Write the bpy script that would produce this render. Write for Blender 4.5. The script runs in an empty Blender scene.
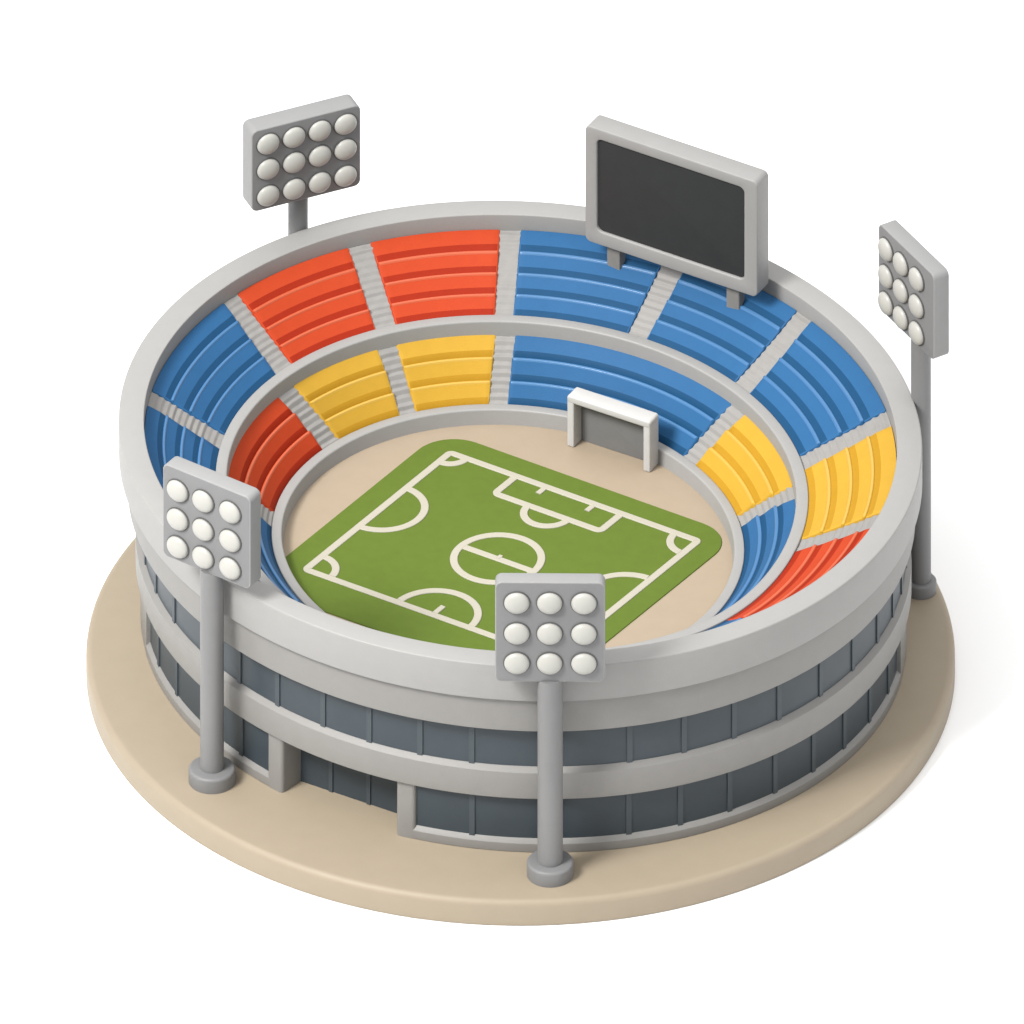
import bpy, bmesh, math, random
from mathutils import Vector, Matrix
random.seed(4)
R = math.radians
scene = bpy.context.scene
COL = scene.collection

# ------------------------------------------------------------------ materials
def lin(c):
    c /= 255.0
    return c / 12.92 if c <= 0.04045 else ((c + 0.055) / 1.055) ** 2.4

def mat(name, rgb, rough=0.5, var=0.05, nscale=6.0, bump=0.012, bscale=120.0, spec=0.35):
    """clay / plastic: slight blotchy tone variation, fine grain bump"""
    m = bpy.data.materials.new(name); m.use_nodes = True
    nt = m.node_tree; b = nt.nodes['Principled BSDF']
    col = tuple(rgb)
    tc = nt.nodes.new('ShaderNodeTexCoord')
    n1 = nt.nodes.new('ShaderNodeTexNoise'); n1.inputs['Scale'].default_value = nscale
    n1.inputs['Detail'].default_value = 5.0; n1.inputs['Roughness'].default_value = 0.6
    nt.links.new(tc.outputs['Object'], n1.inputs['Vector'])
    ramp = nt.nodes.new('ShaderNodeMapRange')
    ramp.inputs['From Min'].default_value = 0.25; ramp.inputs['From Max'].default_value = 0.75
    ramp.inputs['To Min'].default_value = 1.0 - var; ramp.inputs['To Max'].default_value = 1.0 + var
    nt.links.new(n1.outputs['Fac'], ramp.inputs['Value'])
    mul = nt.nodes.new('ShaderNodeVectorMath'); mul.operation = 'SCALE'
    mul.inputs[0].default_value = col
    nt.links.new(ramp.outputs['Result'], mul.inputs['Scale'])
    nt.links.new(mul.outputs['Vector'], b.inputs['Base Color'])
    b.inputs['Roughness'].default_value = rough
    b.inputs['Specular IOR Level'].default_value = spec
    if bump > 0:
        n2 = nt.nodes.new('ShaderNodeTexNoise'); n2.inputs['Scale'].default_value = bscale
        n2.inputs['Detail'].default_value = 3.0
        nt.links.new(tc.outputs['Object'], n2.inputs['Vector'])
        bp = nt.nodes.new('ShaderNodeBump'); bp.inputs['Strength'].default_value = 0.25
        bp.inputs['Distance'].default_value = bump
        nt.links.new(n2.outputs['Fac'], bp.inputs['Height'])
        nt.links.new(bp.outputs['Normal'], b.inputs['Normal'])
    return m

M = {
    'rim':    mat('light_grey_clay', (0.256, 0.252, 0.244), 0.45, 0.02),
    'band':   mat('facade_grey_clay', (0.198, 0.193, 0.184), 0.45, 0.025),
    'inner':  mat('parapet_grey_clay', (0.245, 0.241, 0.234), 0.45, 0.025),
    'aisle':  mat('aisle_grey_clay', (0.215, 0.208, 0.200), 0.6, 0.03, 14.0, 0.006, 30.0),
    'red':    mat('red_seats', (0.37, 0.042, 0.0125), 0.55, 0.035, spec=0.10),
    'blue':   mat('blue_seats', (0.0215, 0.089, 0.203), 0.55, 0.035, spec=0.10),
    'yellow': mat('yellow_seats', (0.41, 0.240, 0.028), 0.55, 0.035, spec=0.10),
    'red_front':    mat('red_seat_front_shade', (0.245, 0.0165, 0.004), 0.55, 0.035, spec=0.10),  # darker seat copies: riser shading painted into the colour
    'blue_front':   mat('blue_seat_front_shade', (0.0085, 0.050, 0.118), 0.55, 0.035, spec=0.10),
    'yellow_front': mat('yellow_seat_front_shade', (0.335, 0.180, 0.013), 0.55, 0.035, spec=0.10),
    'red_piping':    mat('red_seat_highlight', (0.42, 0.075, 0.028), 0.32, 0.0, bump=0.0, spec=0.5),  # lighter glossy seat copies: edge highlight painted into the colour of the bead
    'blue_piping':   mat('blue_seat_highlight', (0.045, 0.135, 0.28), 0.32, 0.0, bump=0.0, spec=0.5),
    'yellow_piping': mat('yellow_seat_highlight', (0.44, 0.27, 0.042), 0.32, 0.0, bump=0.0, spec=0.5),
    'sand':   mat('sand_floor', (0.270, 0.216, 0.155), 0.7, 0.03, 5.0, 0.006, 160.0),
    'base':   mat('tan_base', (0.272, 0.226, 0.165), 0.5, 0.025, 4.0, 0.006, 160.0),
    'turf':   mat('green_turf', (0.077, 0.116, 0.0145), 0.8, 0.05, 9.0, 0.012, 220.0, 0.2),
    'line':   mat('cream_paint', (0.32, 0.30, 0.245), 0.6, 0.02, 8.0, 0.0),
    'glass':  mat('dark_glazing', (0.036, 0.047, 0.056), 0.4, 0.08, 3.0, 0.0, 60.0, 0.3),
    'mull':   mat('slate_mullion', (0.046, 0.058, 0.067), 0.5, 0.04, 8.0, 0.0),
    'lamp':   mat('lamp_cream', (0.36, 0.356, 0.33), 0.35, 0.015, 8.0, 0.0, 60.0, 0.4),
    'ring':   mat('lamp_seat_grey', (0.075, 0.075, 0.075), 0.6, 0.03, 8.0, 0.0),
    'panel':  mat('floodlight_grey', (0.225, 0.225, 0.225), 0.45, 0.025),
    'face':   mat('floodlight_face_shade_grey', (0.165, 0.165, 0.167), 0.5, 0.025),  # darker copy of the panel grey, front-side shade put into the colour
    'pole':   mat('pole_grey', (0.160, 0.160, 0.161), 0.45, 0.025),
    'frame':  mat('scoreboard_grey', (0.245, 0.242, 0.237), 0.45, 0.025),
    'screen': mat('screen_black', (0.024, 0.0253, 0.0265), 0.5, 0.06, 5.0, 0.0, 60.0, 0.25),
    'leg':    mat('leg_grey', (0.18, 0.172, 0.16), 0.55, 0.04),
    'goal':   mat('goal_white', (0.40, 0.395, 0.385), 0.42, 0.02),
    'net':    mat('goal_back_grey', (0.13, 0.13, 0.128), 0.7, 0.05),
    'ground': mat('white_table', (0.87, 0.87, 0.87), 0.9, 0.0, 3.0, 0.0, 60.0, 0.0),
}

# ------------------------------------------------------------------ helpers
def link_mesh(name, bm, m, parent=None, angle=32, extra=None):
    bmesh.ops.remove_doubles(bm, verts=bm.verts, dist=1e-5)
    bmesh.ops.recalc_face_normals(bm, faces=bm.faces)
    me = bpy.data.meshes.new(name); bm.to_mesh(me); bm.free()
    me.shade_smooth(); me.set_sharp_from_angle(angle=R(angle))
    me.materials.append(m)
    for e in (extra or []): me.materials.append(e)
    o = bpy.data.objects.new(name, me); COL.objects.link(o)
    if parent is not None: o.parent = parent
    return o

def thing(name, label, cat, loc=(0, 0, 0), rz=0.0, group=None):
    o = bpy.data.objects.new(name, None); COL.objects.link(o)
    o.empty_display_size = 0.2
    o.location = loc; o.rotation_euler = (0, 0, rz)
    o['label'] = label; o['category'] = cat
    if group: o['group'] = group
    return o

SHEAR = -0.065           # the stadium is very slightly oval in plan
def cx_in(r):            # the bowl sits a touch off-centre inside the walls
    pts = [(2.2, -0.125), (2.36, -0.125), (2.85, -0.09), (2.96, -0.085), (3.75, 0.0), (9, 0.0)]
    for (a, va), (b, vb) in zip(pts, pts[1:]):
        if r <= b: return va + (vb - va) * max(0.0, (r - a)) / (b - a)
    return 0.0

def PT(r, th, z, cx=None):
    c = cx_in(r) if cx is None else cx
    x = c + r * math.cos(th)
    cy = 0.028 * max(0.0, min(1.0, (r - 3.5) / 0.2)) if r > 3.5 and cx is None else 0.0
    # the middle terrace swells slightly towards the entrance side
    w = max(0.0, min((r - 2.42) / 0.4, 1.0, (3.7 - r) / 0.5))
    if w > 0 and cx is None:
        d = math.degrees(th) % 360
        cy -= w * (0.27 * math.exp(-((d - 222) / 19) ** 2 / 2) + 0.09 * math.exp(-((d - 318) / 17) ** 2 / 2))
    return (x, r * math.sin(th) + SHEAR * x + cy, z)

def fillet(pts, closed=True, seg=4):
    """pts: (r, z, radius) -> polyline with rounded corners"""
    out = []; n = len(pts)
    for i, p in enumerate(pts):
        rad = p[2] if len(p) > 2 else 0.0
        P = Vector(p[:2])
        if rad <= 0 or (not closed and i in (0, n - 1)):
            out.append((P.x, P.y)); continue
        A = Vector(pts[i - 1][:2]); B = Vector(pts[(i + 1) % n][:2])
        u = (A - P); v = (B - P); lu = u.length; lv = v.length; u /= lu; v /= lv
        ang = math.acos(max(-1, min(1, u.dot(v))))
        t = min(rad / math.tan(ang / 2), lu * 0.48, lv * 0.48)
        rr = t * math.tan(ang / 2)
        bis = (u + v).normalized(); C = P + bis * (rr / math.sin(ang / 2))
        a0 = P + u * t - C; a1 = P + v * t - C
        t0 = math.atan2(a0.y, a0.x); d = math.atan2(a1.y, a1.x) - t0
        while d > math.pi: d -= 2 * math.pi
        while d < -math.pi: d += 2 * math.pi
        for k in range(seg + 1):
            a = t0 + d * k / seg
            out.append((C.x + rr * math.cos(a), C.y + rr * math.sin(a)))
    return out

def sweep(bm, prof, th0, th1, cx=None, step=1.2, closed=True, full=False, matf=None):
    """sweep a (r,z) profile round the bowl; th0/th1 are degrees or functions of r"""
    prof = [p[:2] for p in prof]
    f0 = th0 if callable(th0) else (lambda r, v=th0: v)
    f1 = th1 if callable(th1) else (lambda r, v=th1: v)
    span = abs(f1(prof[0][0]) - f0(prof[0][0]))
    n = max(2, int(math.ceil(span / step)))
    rings = []
    for k in range(n + (0 if full else 1)):
        t = k / n
        ring = []
        for (r, z) in prof:
            th = f0(r) + (f1(r) - f0(r)) * t
            ring.append(bm.verts.new(PT(r, R(th), z, cx)))
        rings.append(ring)
    m = len(prof); K = len(rings)
    for k in range(K if full else K - 1):
        a = rings[k]; b = rings[(k + 1) % K]
        for i in range(m if closed else m - 1):
            j = (i + 1) % m
            f = bm.faces.new((a[i], a[j], b[j], b[i]))
            if matf: f.material_index = matf((prof[i][0] + prof[j][0]) / 2, (prof[i][1] + prof[j][1]) / 2)
    if closed and not full:
        bm.faces.new(rings[0]); bm.faces.new(list(reversed(rings[-1])))
    return rings

def ring_part(name, prof, m, parent, th0=0, th1=360, cx=None, full=True, step=1.2, seg=4):
    bm = bmesh.new()
    sweep(bm, fillet(prof, True, seg), th0, th1, cx, step, True, full)
    return link_mesh(name, bm, m, parent)

def rrect(w, h, rc, seg=6):
    pts = []
    for cxx, czz, a0 in ((w/2 - rc, h/2 - rc, 0), (-w/2 + rc, h/2 - rc, 90),
                         (-w/2 + rc, -h/2 + rc, 180), (w/2 - rc, -h/2 + rc, 270)):
        for k in range(seg + 1):
            a = R(a0 + 90 * k / seg)
            pts.append((cxx + rc * math.cos(a), czz + rc * math.sin(a)))
    return pts

def slab(bm, w, h, d, rc, bev, cy=0.0, cz=0.0, cxo=0.0, seg=3, rcs=6):
    """rounded slab: face in XZ, front at y = cy - d/2, edges rolled by bev"""
    loops = []
    prof = []
    for k in range(seg + 1):
        a = R(90 * k / seg); prof.append((-d/2 + bev * (1 - math.sin(a)), bev * (1 - math.cos(a))))
    prof = [(y, i) for (y, i) in reversed(prof)]       # from side inward reversed below
    full = []
    for k in range(seg + 1):
        a = R(90 * k / seg)
        full.append((-d/2 + bev * (1 - math.cos(a)) , bev * (1 - math.sin(a))))
    # full: k=0 -> (front plane, inset bev) ; k=seg -> (-d/2+bev, inset 0)
    seq = full + [(-y, i) for (y, i) in reversed(full)]
    for (y, ins) in seq:
        pts = rrect(w - 2*ins, h - 2*ins, max(rc - ins, 0.004), rcs)
        loops.append([bm.verts.new((cxo + x, cy + y, cz + z)) for x, z in pts])
    for a, b in zip(loops, loops[1:]):
        n = len(a)
        for i in range(n):
            j = (i + 1) % n
            bm.faces.new((a[i], a[j], b[j], b[i]))
    bm.faces.new(loops[0]); bm.faces.new(list(reversed(loops[-1])))

def lathe(bm, prof, n=40, x=0, y=0):
    rings = []
    for (r, z) in prof:
        if r < 1e-6: rings.append([bm.verts.new((x, y, z))])
        else: rings.append([bm.verts.new((x + r*math.cos(2*math.pi*k/n), y + r*math.sin(2*math.pi*k/n), z)) for k in range(n)])
    for a, b in zip(rings, rings[1:]):
        for k in range(n):
            j = (k + 1) % n
            if len(a) == 1: bm.faces.new((a[0], b[j], b[k]))
            elif len(b) == 1: bm.faces.new((a[k], a[j], b[0]))
            else: bm.faces.new((a[k], a[j], b[j], b[k]))

# ------------------------------------------------------------------ camera (isometric product view)
ELEV = math.asin(0.58); S = math.sin(ELEV); Cc = math.cos(ELEV)
cam = bpy.data.cameras.new('camera'); camo = bpy.data.objects.new('camera', cam); COL.objects.link(camo)
cam.type = 'ORTHO'; cam.ortho_scale = 10.24; cam.clip_start = 0.1; cam.clip_end = 400
ax, ay = -0.085, (630 - 512) / 58.0
camo.location = (ax, ay - 30 * Cc, 30 * S)
camo.rotation_euler = (R(90) - ELEV, 0, 0)
scene.camera = camo

def W(px, py, z):        # picture position of a surveyed point lying at height z -> plan position
    return Vector(((px - 520.5) / 100.0, (630 - 100*Cc*z - py) / 58.0, z))

# ------------------------------------------------------------------ setting: white table
bm = bmesh.new()
GZ = -0.30
vs = [bm.verts.new(p) for p in ((-60, -60, GZ), (60, -60, GZ), (60, 60, GZ), (-60, 60, GZ))]
bm.faces.new(vs)
g = link_mesh('ground', bm, M['ground']); g['kind'] = 'structure'

# ------------------------------------------------------------------ tan base
bm = bmesh.new()
lathe(bm, fillet([(0, 0), (4.345, 0, 0.07), (4.345, GZ + 0.001, 0.02), (0, GZ + 0.001)], False, 5), 220)
b = link_mesh('display_base', bm, M['base'])
b.location = (0.0, -0.345, 0.0)
b['label'] = 'round tan base disc with rolled edge under the whole stadium'; b['category'] = 'base'

# ------------------------------------------------------------------ stadium
st = thing('stadium', 'round grey toy stadium with red, yellow and blue stands and dark window bands', 'stadium')
WX = 0.03
RIMZ = 2.394
ring_part('rim', [(4.018, RIMZ, .016), (4.018, 1.964, .012), (3.80, 1.964, 0), (3.765, 2.18, 0), (3.765, RIMZ, .012)], M['rim'], st)
ring_part('fascia_band', [(3.94, 1.97, 0), (3.94, 1.559, .012), (3.70, 1.559, 0), (3.70, 1.97, 0)], M['band'], st, cx=0.01)
ring_part('ledge', [(3.88, 1.005, .014), (3.88, 0.687, .012), (3.60, 0.687, 0), (3.60, 1.052, 0), (3.825, 1.052, .012)], M['band'], st, cx=WX)
bm = bmesh.new()
sweep(bm, [(3.30, -0.002), (3.30, 1.70), (3.24, 1.70), (3.24, -0.002)], 0, 360, WX, 2, True, True)
link_mesh('core_wall', bm, M['band'], st)

F = lambda phi: phi - 90.0      # phi: degrees from the side nearest the viewer, positive to the right
# plain wall round the back, from the end of the windows
ring_part('curved_wall', [(3.83, 0.69, .0), (3.83, 0.002, .012), (3.50, 0.002, 0), (3.50, 0.69, 0)], M['band'], st, F(80), F(280), WX, False)
ring_part('curved_wall', [(3.84, 1.56, .0), (3.84, 1.003, 0), (3.50, 1.003, 0), (3.50, 1.56, 0)], M['band'], st, F(87.8), F(264.2), WX, False)
# plinth each side of the entrance
PL = [(3.834, 0.105, .014), (3.834, 0.0, .010), (3.60, 0.0, 0), (3.60, 0.150, 0), (3.795, 0.150, .010)]
ring_part('plinth', PL, M['band'], st, F(-80.2), F(-41.4), WX, False)
ring_part('plinth', PL, M['band'], st, F(-16.9), F(80.2), WX, False)
# pillars flanking the entrance
for a0, a1 in ((-42.0, -39.0), (-19.4, -16.4)):
    q = [PT(3.836, R(F(a0)), 0, WX), PT(3.836, R(F(a1)), 0, WX), PT(3.40, R(F(a1)), 0, WX), PT(3.40, R(F(a0)), 0, WX)]
    foot = fillet([(q[0][0], q[0][1], .04), (q[1][0], q[1][1], .04), q[2][:2], q[3][:2]], True, 5)
    bm = bmesh.new()
    lo = [bm.verts.new((x, y, .001)) for x, y in foot]; hi = [bm.verts.new((x, y, .688)) for x, y in foot]
    for k in range(len(lo)): bm.faces.new((lo[k], lo[(k+1) % len(lo)], hi[(k+1) % len(lo)], hi[k]))
    bm.faces.new(lo); bm.faces.new(hi)
    link_mesh('pillar', bm, M['band'], st, 50)

def window(a0, a1, z0, z1, r, mull_right=True):
    bm = bmesh.new()
    sweep(bm, [(r, z1), (r, z0), (r - .06, z0), (r - .06, z1)], F(a0), F(a1), WX, 1.0)
    w = link_mesh('window', bm, M['glass'], st)
    if mull_right:
        bm = bmesh.new()
        hw = 0.42
        sweep(bm, [(r + .014, z1), (r + .014, z0), (r - .03, z0), (r - .03, z1)], F(a1 - hw), F(a1 + hw), WX, 0.5)
        link_mesh('mullion', bm, M['mull'], w)
    return w
up = [-96, -89, -81.5, -74, -66, -57, -48, -40, -31.6, -23.8, -15.7, -7.8, 4.2, 16.1, 24.8, 33.4, 41.9, 51.0, 59.5, 67.8, 75, 81.2, 88]
for i in range(len(up) - 1): window(up[i], up[i+1], 1.04, 1.57, 3.82, i < len(up) - 2)
lo1 = [-79.8, -74, -66, -57, -48, -41.4]
lo2 = [-16.9, -7.8, 4.2, 16.1, 24.4, 32.9, 41.5, 49.8, 57.7, 65.8, 74, 80.1]
for L in (lo1, lo2):
    for i in range(len(L) - 1): window(L[i], L[i+1], 0.14, 0.70, 3.79, i < len(L) - 2)
# flat entrance glazing between the pillars, three bays
eA = Vector((-2.221, -2.595, 0)); eB = Vector((-1.242, -3.16, 0)); eD = (eB - eA).normalized(); eN = Vector((eD.y, -eD.x, 0))
if eN.y > 0: eN = -eN
eL = (eB - eA).length
def glass_box(bm, s0, s1, off0, off1, z0, z1):
    c = [eA + eD*s0 + eN*off1, eA + eD*s1 + eN*off1, eA + eD*s1 + eN*off0, eA + eD*s0 + eN*off0]
    lo = [bm.verts.new((p.x, p.y, z0)) for p in c]; hi = [bm.verts.new((p.x, p.y, z1)) for p in c]
    for k in range(4): bm.faces.new((lo[k], lo[(k+1) % 4], hi[(k+1) % 4], hi[k]))
    bm.faces.new(lo); bm.faces.new(hi)
cuts = [-.10, eL*.335, eL*.72, eL + .06]
for i in range(3):
    bm = bmesh.new(); glass_box(bm, cuts[i], cuts[i+1], -.05, 0, .002, .70)
    w = link_mesh('entrance_glazing', bm, M['glass'], st)
    if i < 2:
        bm = bmesh.new(); glass_box(bm, cuts[i+1] - .022, cuts[i+1] + .022, -.03, .014, .002, .70)
        link_mesh('mullion', bm, M['mull'], w)

# bowl: floor, parapets
FZ = 0.912
bm = bmesh.new()
rgs = sweep(bm, [(2.42, FZ)], 0, 360, -0.125, 3, False, True)
bm.faces.new([r[0] for r in rgs])
link_mesh('arena_floor', bm, M['sand'], st)
MZ = 1.755
ring_part('tier_parapet', [(2.965, MZ, .012), (2.965, 1.5, 0), (2.84, 1.5, 0), (2.845, MZ, .02)], M['inner'], st)
LZ = 1.086
LP = [(2.365, LZ, .012), (2.365, 0.8, 0), (2.236, 0.8, 0), (2.262, LZ, .02)]
ring_part('arena_parapet', LP, M['inner'], st)

# tiers
def lerpf(rb, rt, b, t):
    return lambda r: b + (t - b) * min(1, max(0, (r - rb) / (rt - rb)))

def section(tier, e0, e1, colour):
    """e0,e1 = (angle at foot, angle at top) of the two edges"""
    rb, rt, zb, zt, n, hr = tier
    f0 = lerpf(rb, rt, *e0); f1 = lerpf(rb, rt, *e1)
    dr = (rt - rb) / n; dz = (zt - zb) / n
    bm = bmesh.new()
    sweep(bm, [(rb + .012, zb - .06), (rb + .012, zb - .002), (rt, zt - dz*0.55), (rt, zt - .30)], f0, f1, None, 1.5)
    s = link_mesh('seating_section', bm, M[colour], st)
    s['label'] = colour + ' seating section'
    for i in range(n):
        r0 = rb + i*dr; r1 = r0 + dr; z0 = zb + i*dz; z1 = z0 + dz
        h = dz * hr
        last = (i == n - 1)
        fr = dr * .33; fz = dz * hr
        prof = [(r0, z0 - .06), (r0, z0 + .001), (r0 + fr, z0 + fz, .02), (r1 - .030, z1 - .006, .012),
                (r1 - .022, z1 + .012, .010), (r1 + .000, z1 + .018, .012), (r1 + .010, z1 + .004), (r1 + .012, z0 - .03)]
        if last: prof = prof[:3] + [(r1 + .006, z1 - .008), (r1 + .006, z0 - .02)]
        bm = bmesh.new()
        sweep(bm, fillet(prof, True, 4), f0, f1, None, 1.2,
              matf=lambda r, z: 1 if (r < r0 + fr * .96 and z > z0 - .02) else (2 if (r > r1 - .030 and z > z1 - .004 and not last) else 0))  # riser gets the painted shade, bead the painted highlight
        bmesh.ops.remove_doubles(bm, verts=bm.verts, dist=1e-5)
        bmesh.ops.recalc_face_normals(bm, faces=bm.faces)
        # soft ends like upholstered benches
        caps = [f for f in bm.faces if len(f.verts) > 6]
        es = list({e for f in caps for e in f.edges})
        try: bmesh.ops.bevel(bm, geom=es, offset=0.016, segments=2, affect='EDGES', profile=0.5)
        except Exception: pass
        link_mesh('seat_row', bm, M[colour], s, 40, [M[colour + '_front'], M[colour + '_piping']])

def aisle(tier, e0, e1):
    rb, rt, zb, zt, n, hr = tier
    f0 = lerpf(rb, rt, *e0); f1 = lerpf(rb, rt, *e1)
    rnd = random.Random(int(e0[0] * 10) + 7)
    pts = []
    k = n * 3
    dr = (rt - rb) / k; dz = (zt - zb) / k
    pts.append((rb - .004, zb - .2))
    pts.append((rb - .004, zb - .01))
    for i in range(k):
        r0 = rb + i*dr; z0 = zb + i*dz - .020
        j = rnd.uniform(-.010, .010); q = rnd.uniform(.35, 1.0)
        pts.append((r0 + dr*.22 + j*.5, z0 + dz*(.22 + .42*q), .02))
        pts.append((r0 + dr*.86 + j*.3, z0 + dz*(.86 - .16*q), .02))
    pts.append((rt + .01, zt - .02)); pts.append((rt + .01, zt - .4))
    bm = bmesh.new()
    rings = sweep(bm, fillet(pts, True, 3), f0, f1, None, 0.6)
    # hand-made waviness across each step
    for v in bm.verts:
        x, y, z = v.co
        v.co.z += 0.003 * math.sin(37*x + 11*y) * math.cos(29*y - 17*x)
    link_mesh('aisle', bm, M['aisle'], st, 50)

UP = (2.965, 3.752, 1.735, 2.222, 4, 0.37)
LO = (2.365, 2.835, 1.066, 1.60, 3, 0.36)
def build_tier(tier, aisles, cols):
    # aisles: list of ((foot_lo, top_lo), (foot_hi, top_hi)) ascending; cols[i] lies between aisle i and i+1
    n = len(aisles)
    for i in range(n):
        a = aisles[i]; nx = aisles[(i + 1) % n]
        if abs(a[0][0] - a[1][0]) > 0.2:
            aisle(tier, (a[0][0] - .15, a[0][1] - .15), (a[1][0] + .15, a[1][1] + .15))
        add = 360 if i == n - 1 else 0
        section(tier, a[1], (nx[0][0] + add, nx[0][1] + add), cols[i])
UA = [((-135, -135), (-131, -131)), ((-103, -103), (-99, -99)), ((-72, -72), (-68.5, -68.5)), ((-43.7, -43.7), (-43.6, -43.6)), ((-17, -17), (-13, -13)),
      ((10, 9.7), (14.5, 13.5)), ((37, 39.4), (41.4, 42.6)), ((63.2, 63.3), (67.1, 67.0)), ((89.8, 90), (93.3, 93.1)),
      ((113.0, 113.6), (117.3, 117.2)), ((137.8, 138.9), (142.5, 142.0)), ((165.5, 168.6), (170.2, 172.3)), ((195, 195), (199, 199))]
UC = ['blue', 'blue', 'blue', 'red', 'yellow', 'blue', 'blue', 'blue', 'red', 'red', 'blue', 'blue', 'blue']
# sections follow each aisle: after -135, -103, -72, -43.7, -17, 10, 37, 63, 90, 113, 138, 166, 195
UC = ['blue', 'blue', 'blue', 'red', 'yellow', 'blue', 'blue', 'blue', 'red', 'red', 'blue', 'blue', 'blue']
build_tier(UP, UA, UC)
LA = [((-110, -110), (-105, -105)), ((-62, -62), (-57, -57)), ((10.5, 4.4), (14.9, 8.5)), ((38, 35), (42.3, 39.1)), ((90.2, 89.3), (94.6, 93.1)),
      ((112.9, 114), (117, 118)), ((135.5, 140.2), (141.2, 145)), ((171, 177), (176.8, 182)), ((213, 213), (218, 218))]
LC = ['blue', 'blue', 'yellow', 'blue', 'yellow', 'yellow', 'red', 'blue', 'blue']
build_tier(LO, LA, LC)

# ------------------------------------------------------------------ pitch
PZ = FZ + 0.012
T0 = W(450, 452, PZ); U = Vector((2.50, -1.534, 0)); V = Vector((-1.46, -2.034, 0))
LU = U.length; LV = V.length
pitch = thing('football_pitch', 'green football pitch with cream line markings on the sand floor of the bowl', 'pitch', (0, 0, 0))
def AB(a, b, z=PZ): 
    p = T0 + U * a + V * b; return Vector((p.x, p.y, z))
bm = bmesh.new()
ma, mb = 0.098, 0.112
def rr_ab(a0, a1, b0, b1, rc, seg=8):
    ra, rb = rc / LU, rc / LV
    pts = []
    for ca, cb, s0 in ((a1 - ra, b1 - rb, 0), (a0 + ra, b1 - rb, 90), (a0 + ra, b0 + rb, 180), (a1 - ra, b0 + rb, 270)):
        for k in range(seg + 1):
            t = R(s0 + 90*k/seg); pts.append((ca + ra*math.cos(t), cb + rb*math.sin(t)))
    return pts
def turf_outline(shrink):
    corner = rr_ab(-ma + shrink, 1 + .088 - shrink, -mb + shrink, 1.20 - shrink, .40, 10)
    out = []
    for i, (a, b) in enumerate(corner):
        a2, b2 = corner[(i + 1) % len(corner)]
        k = max(1, int(max(abs(a2 - a), abs(b2 - b)) / .02))
        for q in range(k):
            p = AB(a + (a2 - a) * q / k, b + (b2 - b) * q / k)
            x = p.x + .125; y = p.y - SHEAR * p.x; r = math.hypot(x, y)
            f = min(1.0, 2.240 / r); x *= f; y *= f            # trimmed where it meets the parapet
            out.append((x - .125, y + SHEAR * (x - .125)))
    return out
lo_ = [bm.verts.new((x, y, FZ + .001)) for x, y in turf_outline(0)]
hi_ = [bm.verts.new((x, y, PZ)) for x, y in turf_outline(.002)]
n = len(lo_)
for i in range(n): bm.faces.new((lo_[i], lo_[(i+1) % n], hi_[(i+1) % n], hi_[i]))
bm.faces.new(hi_)
link_mesh('turf', bm, M['turf'], pitch)

LWID = 0.078
def ribbon(name, pts, closed=False, w=LWID, lift=0.010):
    bm = bmesh.new(); n = len(pts); secs = []
    for i, p in enumerate(pts):
        if closed: a, c = pts[i-1], pts[(i+1) % n]
        else: a, c = pts[max(0, i-1)], pts[min(n-1, i+1)]
        d1 = (p - a).normalized() if (p - a).length > 1e-6 else (c - p).normalized()
        d2 = (c - p).normalized() if (c - p).length > 1e-6 else d1
        d = (d1 + d2).normalized(); nr = Vector((-d.y, d.x, 0))
        k = 1.0 / max(0.5, math.sqrt(max(1e-6, (1 + d1.dot(d2)) / 2)))
        h = w / 2 * k
        sec = []
        for s, zz in ((-1, -.004), (-1, lift*.6), (-.86, lift), (.86, lift), (1, lift*.6), (1, -.004)):
            q = p + nr * (h * s); sec.append(bm.verts.new((q.x, q.y, PZ + zz)))
        secs.append(sec)
    for i in range(n if closed else n - 1):
        a = secs[i]; b2 = secs[(i+1) % n]
        for j in range(5): bm.faces.new((a[j], a[j+1], b2[j+1], b2[j]))
    if not closed:
        bm.faces.new(secs[0]); bm.faces.new(list(reversed(secs[-1])))
    return link_mesh(name, bm, M['line'], pitch, 25)
ia, ib = .012 / LU, .012 / LV
ribbon('boundary_line', [AB(a, b) for a, b in rr_ab(ia, 1 - ia, ib, 1 - ib, .035, 4)], True)
def arc_pts(ca, cb, rad, t0, t1, n=36, ea=1.0, eb=1.0):
    return [AB(ca + rad*ea*math.cos(R(t0 + (t1-t0)*k/n))/LU, cb + rad*eb*math.sin(R(t0 + (t1-t0)*k/n))/LV) for k in range(n + 1)]
ribbon('centre_circle', arc_pts(.50, .53, .425, 0, 360, 72)[:-1], True, lift=.0112)
ribbon('halfway_line', [AB(.5 - .40/LU, .53), AB(.5 + .40/LU, .53)], lift=.0088)
ribbon('centre_mark', [AB(.50, .53), AB(.50, .505)], w=.045, lift=.0124)
ribbon('penalty_box', [AB(.268, .02)] + [AB(.268 + (.05/LU)*(1 - math.cos(R(t))), .152 - (.05/LV)*(1 - math.sin(R(t)))) for t in range(0, 91, 15)]
       + [AB(.69 - (.05/LU)*(1 - math.cos(R(t))), .152 - (.05/LV)*(1 - math.sin(R(t)))) for t in range(90, -1, -15)] + [AB(.69, .02)], lift=.0112)
ribbon('penalty_arc', arc_pts(.483, .156, .235, 4, 176, 24), lift=.0124)
for a in (.388, .583): ribbon('goal_mark', [AB(a, .02), AB(a, .062)], w=.06, lift=.0112)
ribbon('side_arc', arc_pts(.006, .468, .405, -88, 88), lift=.0112)
ribbon('side_arc', arc_pts(.988, .50, .43, 92, 268), lift=.0112)
ribbon('goal_arc', arc_pts(.516, .988, .42, 182, 358), lift=.0112)
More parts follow.
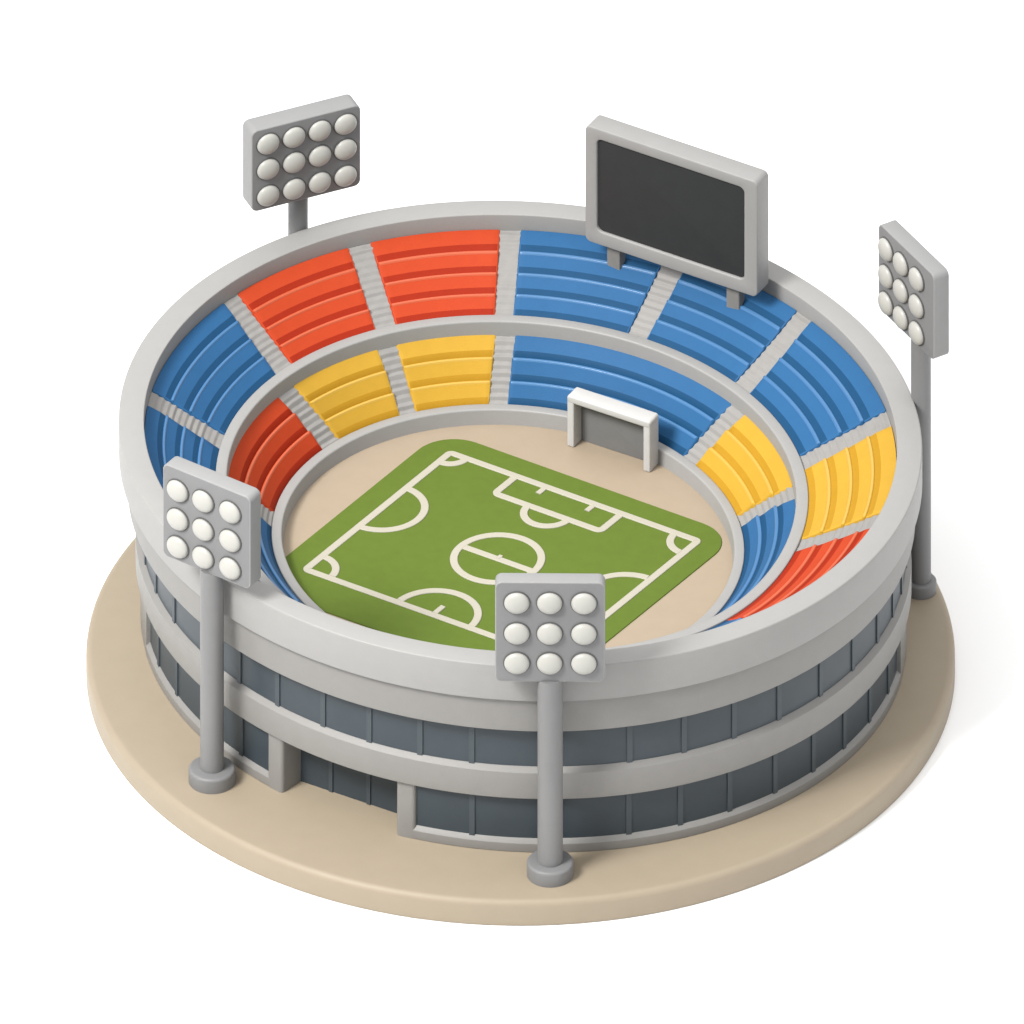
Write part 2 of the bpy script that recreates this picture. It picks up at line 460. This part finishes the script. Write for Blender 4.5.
ribbon('goal_mark', [AB(.513, .985), AB(.513, .925)], w=.06, lift=.0124)
for ca, cb, t0, rr_ in ((.012, .014, 3, .17), (.988, .014, 93, .24), (.012, .986, -87, .26), (.988, .986, 183, .24)):
    ribbon('corner_arc', arc_pts(ca, cb, rr_, t0, t0 + 84, 14), lift=.0112)

# ------------------------------------------------------------------ goal
gd = Vector((0.866, -0.5, 0)); 
ga = W(571.3, 446, FZ); gb = W(647.4, 471, FZ)
gv = gb - ga; gw = gv.length; grz = math.atan2(gv.y, gv.x)
gm = (ga + gb) / 2
goal = thing('goal', 'white square-framed goal with grey back set against the bowl wall', 'goal', (gm.x, gm.y, FZ), grz)
PW = 0.078; GD = 0.185; GH = 0.59
for s in (-1, 1):
    bm = bmesh.new(); slab(bm, PW, GH - .002, GD, .012, .014, GD/2 - .02, (GH + .002)/2, s*gw/2)
    link_mesh('post', bm, M['goal'], goal)
bm = bmesh.new(); slab(bm, gw + PW + .004, .085, GD + .004, .03, .018, GD/2 - .02, GH - .01, 0)
link_mesh('crossbar', bm, M['goal'], goal)
bm = bmesh.new(); slab(bm, gw - PW + .01, GH - .05, .02, .004, .004, GD - .04, (GH - .05)/2 + .002, 0)
link_mesh('back_panel', bm, M['net'], goal)

# ------------------------------------------------------------------ scoreboard
sv = Vector((1.68, -0.974, 0)); srz = math.atan2(sv.y, sv.x)
SW, SH, SD = 1.99, 1.42, 0.235
sb = thing('scoreboard', 'large blank scoreboard with black screen in thick grey frame above the blue stand', 'scoreboard', (1.565, 2.985, 2.09), srz)
szc = 3.085 - 2.09
def frame_mesh(bm, w, h, d, rc, bev, mx0, mx1, mz0, mz1, rci, rec):
    seg = 3; loops = []
    def outer(ins, y): return [(x, y, z) for x, z in rrect(w - 2*ins, h - 2*ins, max(rc - ins, .004))]
    iw = w - mx0 - mx1; ih = h - mz0 - mz1; icx = (mx0 - mx1)/2; icz = (mz0 - mz1)/2
    def inner(ins, y): return [(icx + x, y, icz + z) for x, z in rrect(iw - 2*ins, ih - 2*ins, max(rci - ins, .004))]
    loops.append(outer(bev, d/2))
    for k in range(1, seg + 1):
        a = R(90*k/seg); loops.append(outer(bev*(1 - math.sin(a)), d/2 - bev*(1 - math.cos(a))))
    for k in range(seg + 1):
        a = R(90*k/seg); loops.append(outer(bev*(1 - math.cos(a)), -d/2 + bev*(1 - math.sin(a))))
    ib2 = .018
    for k in range(seg + 1):
        a = R(90*k/seg); loops.append(inner(-ib2*(1 - math.sin(a)), -d/2 + ib2*(1 - math.cos(a))))
    loops.append(inner(0, -d/2 + rec + .01))
    L = [[bm.verts.new(p) for p in l] for l in loops]
    n = len(L[0])
    for a, b2 in zip(L, L[1:]):
        for i in range(n):
            j = (i+1) % n; bm.faces.new((a[i], a[j], b2[j], b2[i]))
    bm.faces.new(L[0]); bm.faces.new(list(reversed(L[-1])))
    return iw, ih, icx, icz
bm = bmesh.new()
iw, ih, icx, icz = frame_mesh(bm, SW, SH, SD, .065, .014, .135, .155, .165, .13, .06, .04)
fo = link_mesh('frame', bm, M['frame'], sb); fo.location = (0, 0, szc)
bm = bmesh.new(); slab(bm, iw - .004, ih - .004, .03, .066, .004, 0, 0, 0)
so = link_mesh('screen', bm, M['screen'], sb); so.location = (icx, -SD/2 + .042, szc + icz)
for lx, zb in ((-.72, -.02), (.66, -.02)):
    bm = bmesh.new(); slab(bm, .15, .50, .12, .012, .012, .03, .20, lx)
    link_mesh('leg', bm, M['leg'], sb)

# ------------------------------------------------------------------ floodlights
GRP = 'floodlight towers around the stadium'
def dome_mesh(r):
    bm = bmesh.new()
    prof = [(r*1.09, 0.004), (r*1.09, -0.006), (r*1.0, -0.010)]
    lathe(bm, prof, 36)
    nring = len(bm.faces)
    pts = [(r*1.0, -0.008)]
    for k in range(0, 10):
        a = R(90 * k / 9); pts.append((r*math.cos(a), -0.012 - r*0.45*math.sin(a)))
    pts[-1] = (0, pts[-1][1])
    lathe(bm, pts, 36)
    bm.faces.ensure_lookup_table()
    for i, f in enumerate(bm.faces): f.material_index = 1 if i < nring else 0
    # local axis -z -> front (-y)
    bmesh.ops.transform(bm, matrix=Matrix.Rotation(R(-90), 4, 'X'), verts=bm.verts)
    for v in bm.verts: pass
    return bm

def floodlight(label, pole_xy, zfoot, rp, rfoot, hfoot, wvec, w, h, d, zc, e, cols, rows, rl, xs, zs, roll=0.0):
    t = thing('floodlight', label, 'floodlight', (pole_xy[0], pole_xy[1], zfoot), 0, GRP)
    rz = math.atan2(wvec[1], wvec[0])
    bm = bmesh.new()
    lathe(bm, fillet([(0, .001), (rfoot, .001), (rfoot, hfoot, .03), (rp*1.0, hfoot, 0), (0, hfoot)], False, 4), 44)
    link_mesh('foot', bm, M['pole'], t)
    bm = bmesh.new()
    top = zc - zfoot - h/2 + .004
    lathe(bm, [(0, .03), (rp, .03), (rp, top), (0, top)], 40)
    link_mesh('pole', bm, M['pole'], t)
    bm = bmesh.new(); slab(bm, w, h, d, .07, .012, 0, 0, 0)
    p = link_mesh('lamp_panel', bm, M['panel'], t, 32, [M['face']])
    for f in p.data.polygons:
        if f.normal.y < -0.99: f.material_index = 1  # front takes the grey with the shade painted in
    nrm = Vector((math.sin(rz), -math.cos(rz), 0))
    p.location = (nrm.x*e, nrm.y*e, zc - zfoot); p.rotation_euler = (0, roll, rz)
    first = None
    for zz in zs:
        for xx in xs:
            if first is None:
                first = link_mesh('lamp', dome_mesh(rl), M['lamp'], p, 40, [M['ring']])
                o = first
            else:
                o = first.copy(); COL.objects.link(o); o.parent = p
            o.location = (xx, -d/2 - .004, zz)
    return t

floodlight('floodlight with twelve round lamps in four columns rising behind the red stand', (-2.225, 3.66), GZ, .10, .20, .12,
           (1.06, .4655), 1.19, 0.99, .23, (630 - 58*(3.66 - .07) - 152)/81.46, .0875, 4, 3, .120,
           (-.42, -.137, .145, .425), (.31, 0, -.325))
floodlight('nine-lamp floodlight turned away to the left, foot on the tan base beside the entrance', (-3.085, -2.60), 0, .119, .235, .17,
           (.86, -.603), 1.07, 1.13, .19, 3.175, 0, 3, 3, .124, (-.345, -.035, .295), (.305, -.045, -.385))
floodlight('nine-lamp floodlight facing straight forward, nearest to the viewer on the front of the base', (.297, -4.21), 0, .127, .235, .17,
           (1.0, -.012), 1.10, 1.22, .17, 3.03, 0, 3, 3, .126, (-.333, -.005, .338), (.365, -.01, -.375))
floodlight('nine-lamp floodlight seen nearly edge-on, standing beyond the yellow stand at the right', (4.005, .67), 0, .100, .155, .15,
           (.55, -.914), 1.08, 1.05, .18, 3.735, .083, 3, 3, .124, (-.37, -.08, .225), (.30, -.03, -.36))

# ------------------------------------------------------------------ light
world = bpy.data.worlds.new('World'); scene.world = world; world.use_nodes = True
wt = world.node_tree; bg = wt.nodes['Background']
# white studio tent: brightest overhead, dimmer towards the horizon
tcw = wt.nodes.new('ShaderNodeTexCoord'); sep = wt.nodes.new('ShaderNodeSeparateXYZ')
mr = wt.nodes.new('ShaderNodeMapRange')
mr.inputs['From Min'].default_value = 0.0; mr.inputs['From Max'].default_value = 1.0
mr.inputs['To Min'].default_value = 0.25; mr.inputs['To Max'].default_value = 2.03
wt.links.new(tcw.outputs['Generated'], sep.inputs['Vector'])
wt.links.new(sep.outputs['Z'], mr.inputs['Value'])
wt.links.new(mr.outputs['Result'], bg.inputs['Strength'])
bg.inputs['Color'].default_value = (1.0, 1.0, 1.0, 1)
def area(name, loc, target, size, power, col, spread=180):
    l = bpy.data.lights.new(name, 'AREA'); l.shape = 'DISK'; l.size = size; l.spread = R(spread); l.energy = power; l.color = col
    o = bpy.data.objects.new(name, l); COL.objects.link(o); o.location = loc
    o.rotation_euler = (Vector(target) - Vector(loc)).to_track_quat('-Z', 'Y').to_euler()
    return o
area('softbox_key', (-21.5, -18.5, 34.0), (0, 0, 1), 16.0, 1420, (1.0, 0.985, 0.96), 30)

vs_ = scene.view_settings
scene.display_settings.display_device = 'sRGB'
vs_.view_transform = 'Standard'; vs_.look = 'None'; vs_.exposure = 0; vs_.gamma = 1; vs_.use_curve_mapping = False
scene.cycles.max_bounces = 6
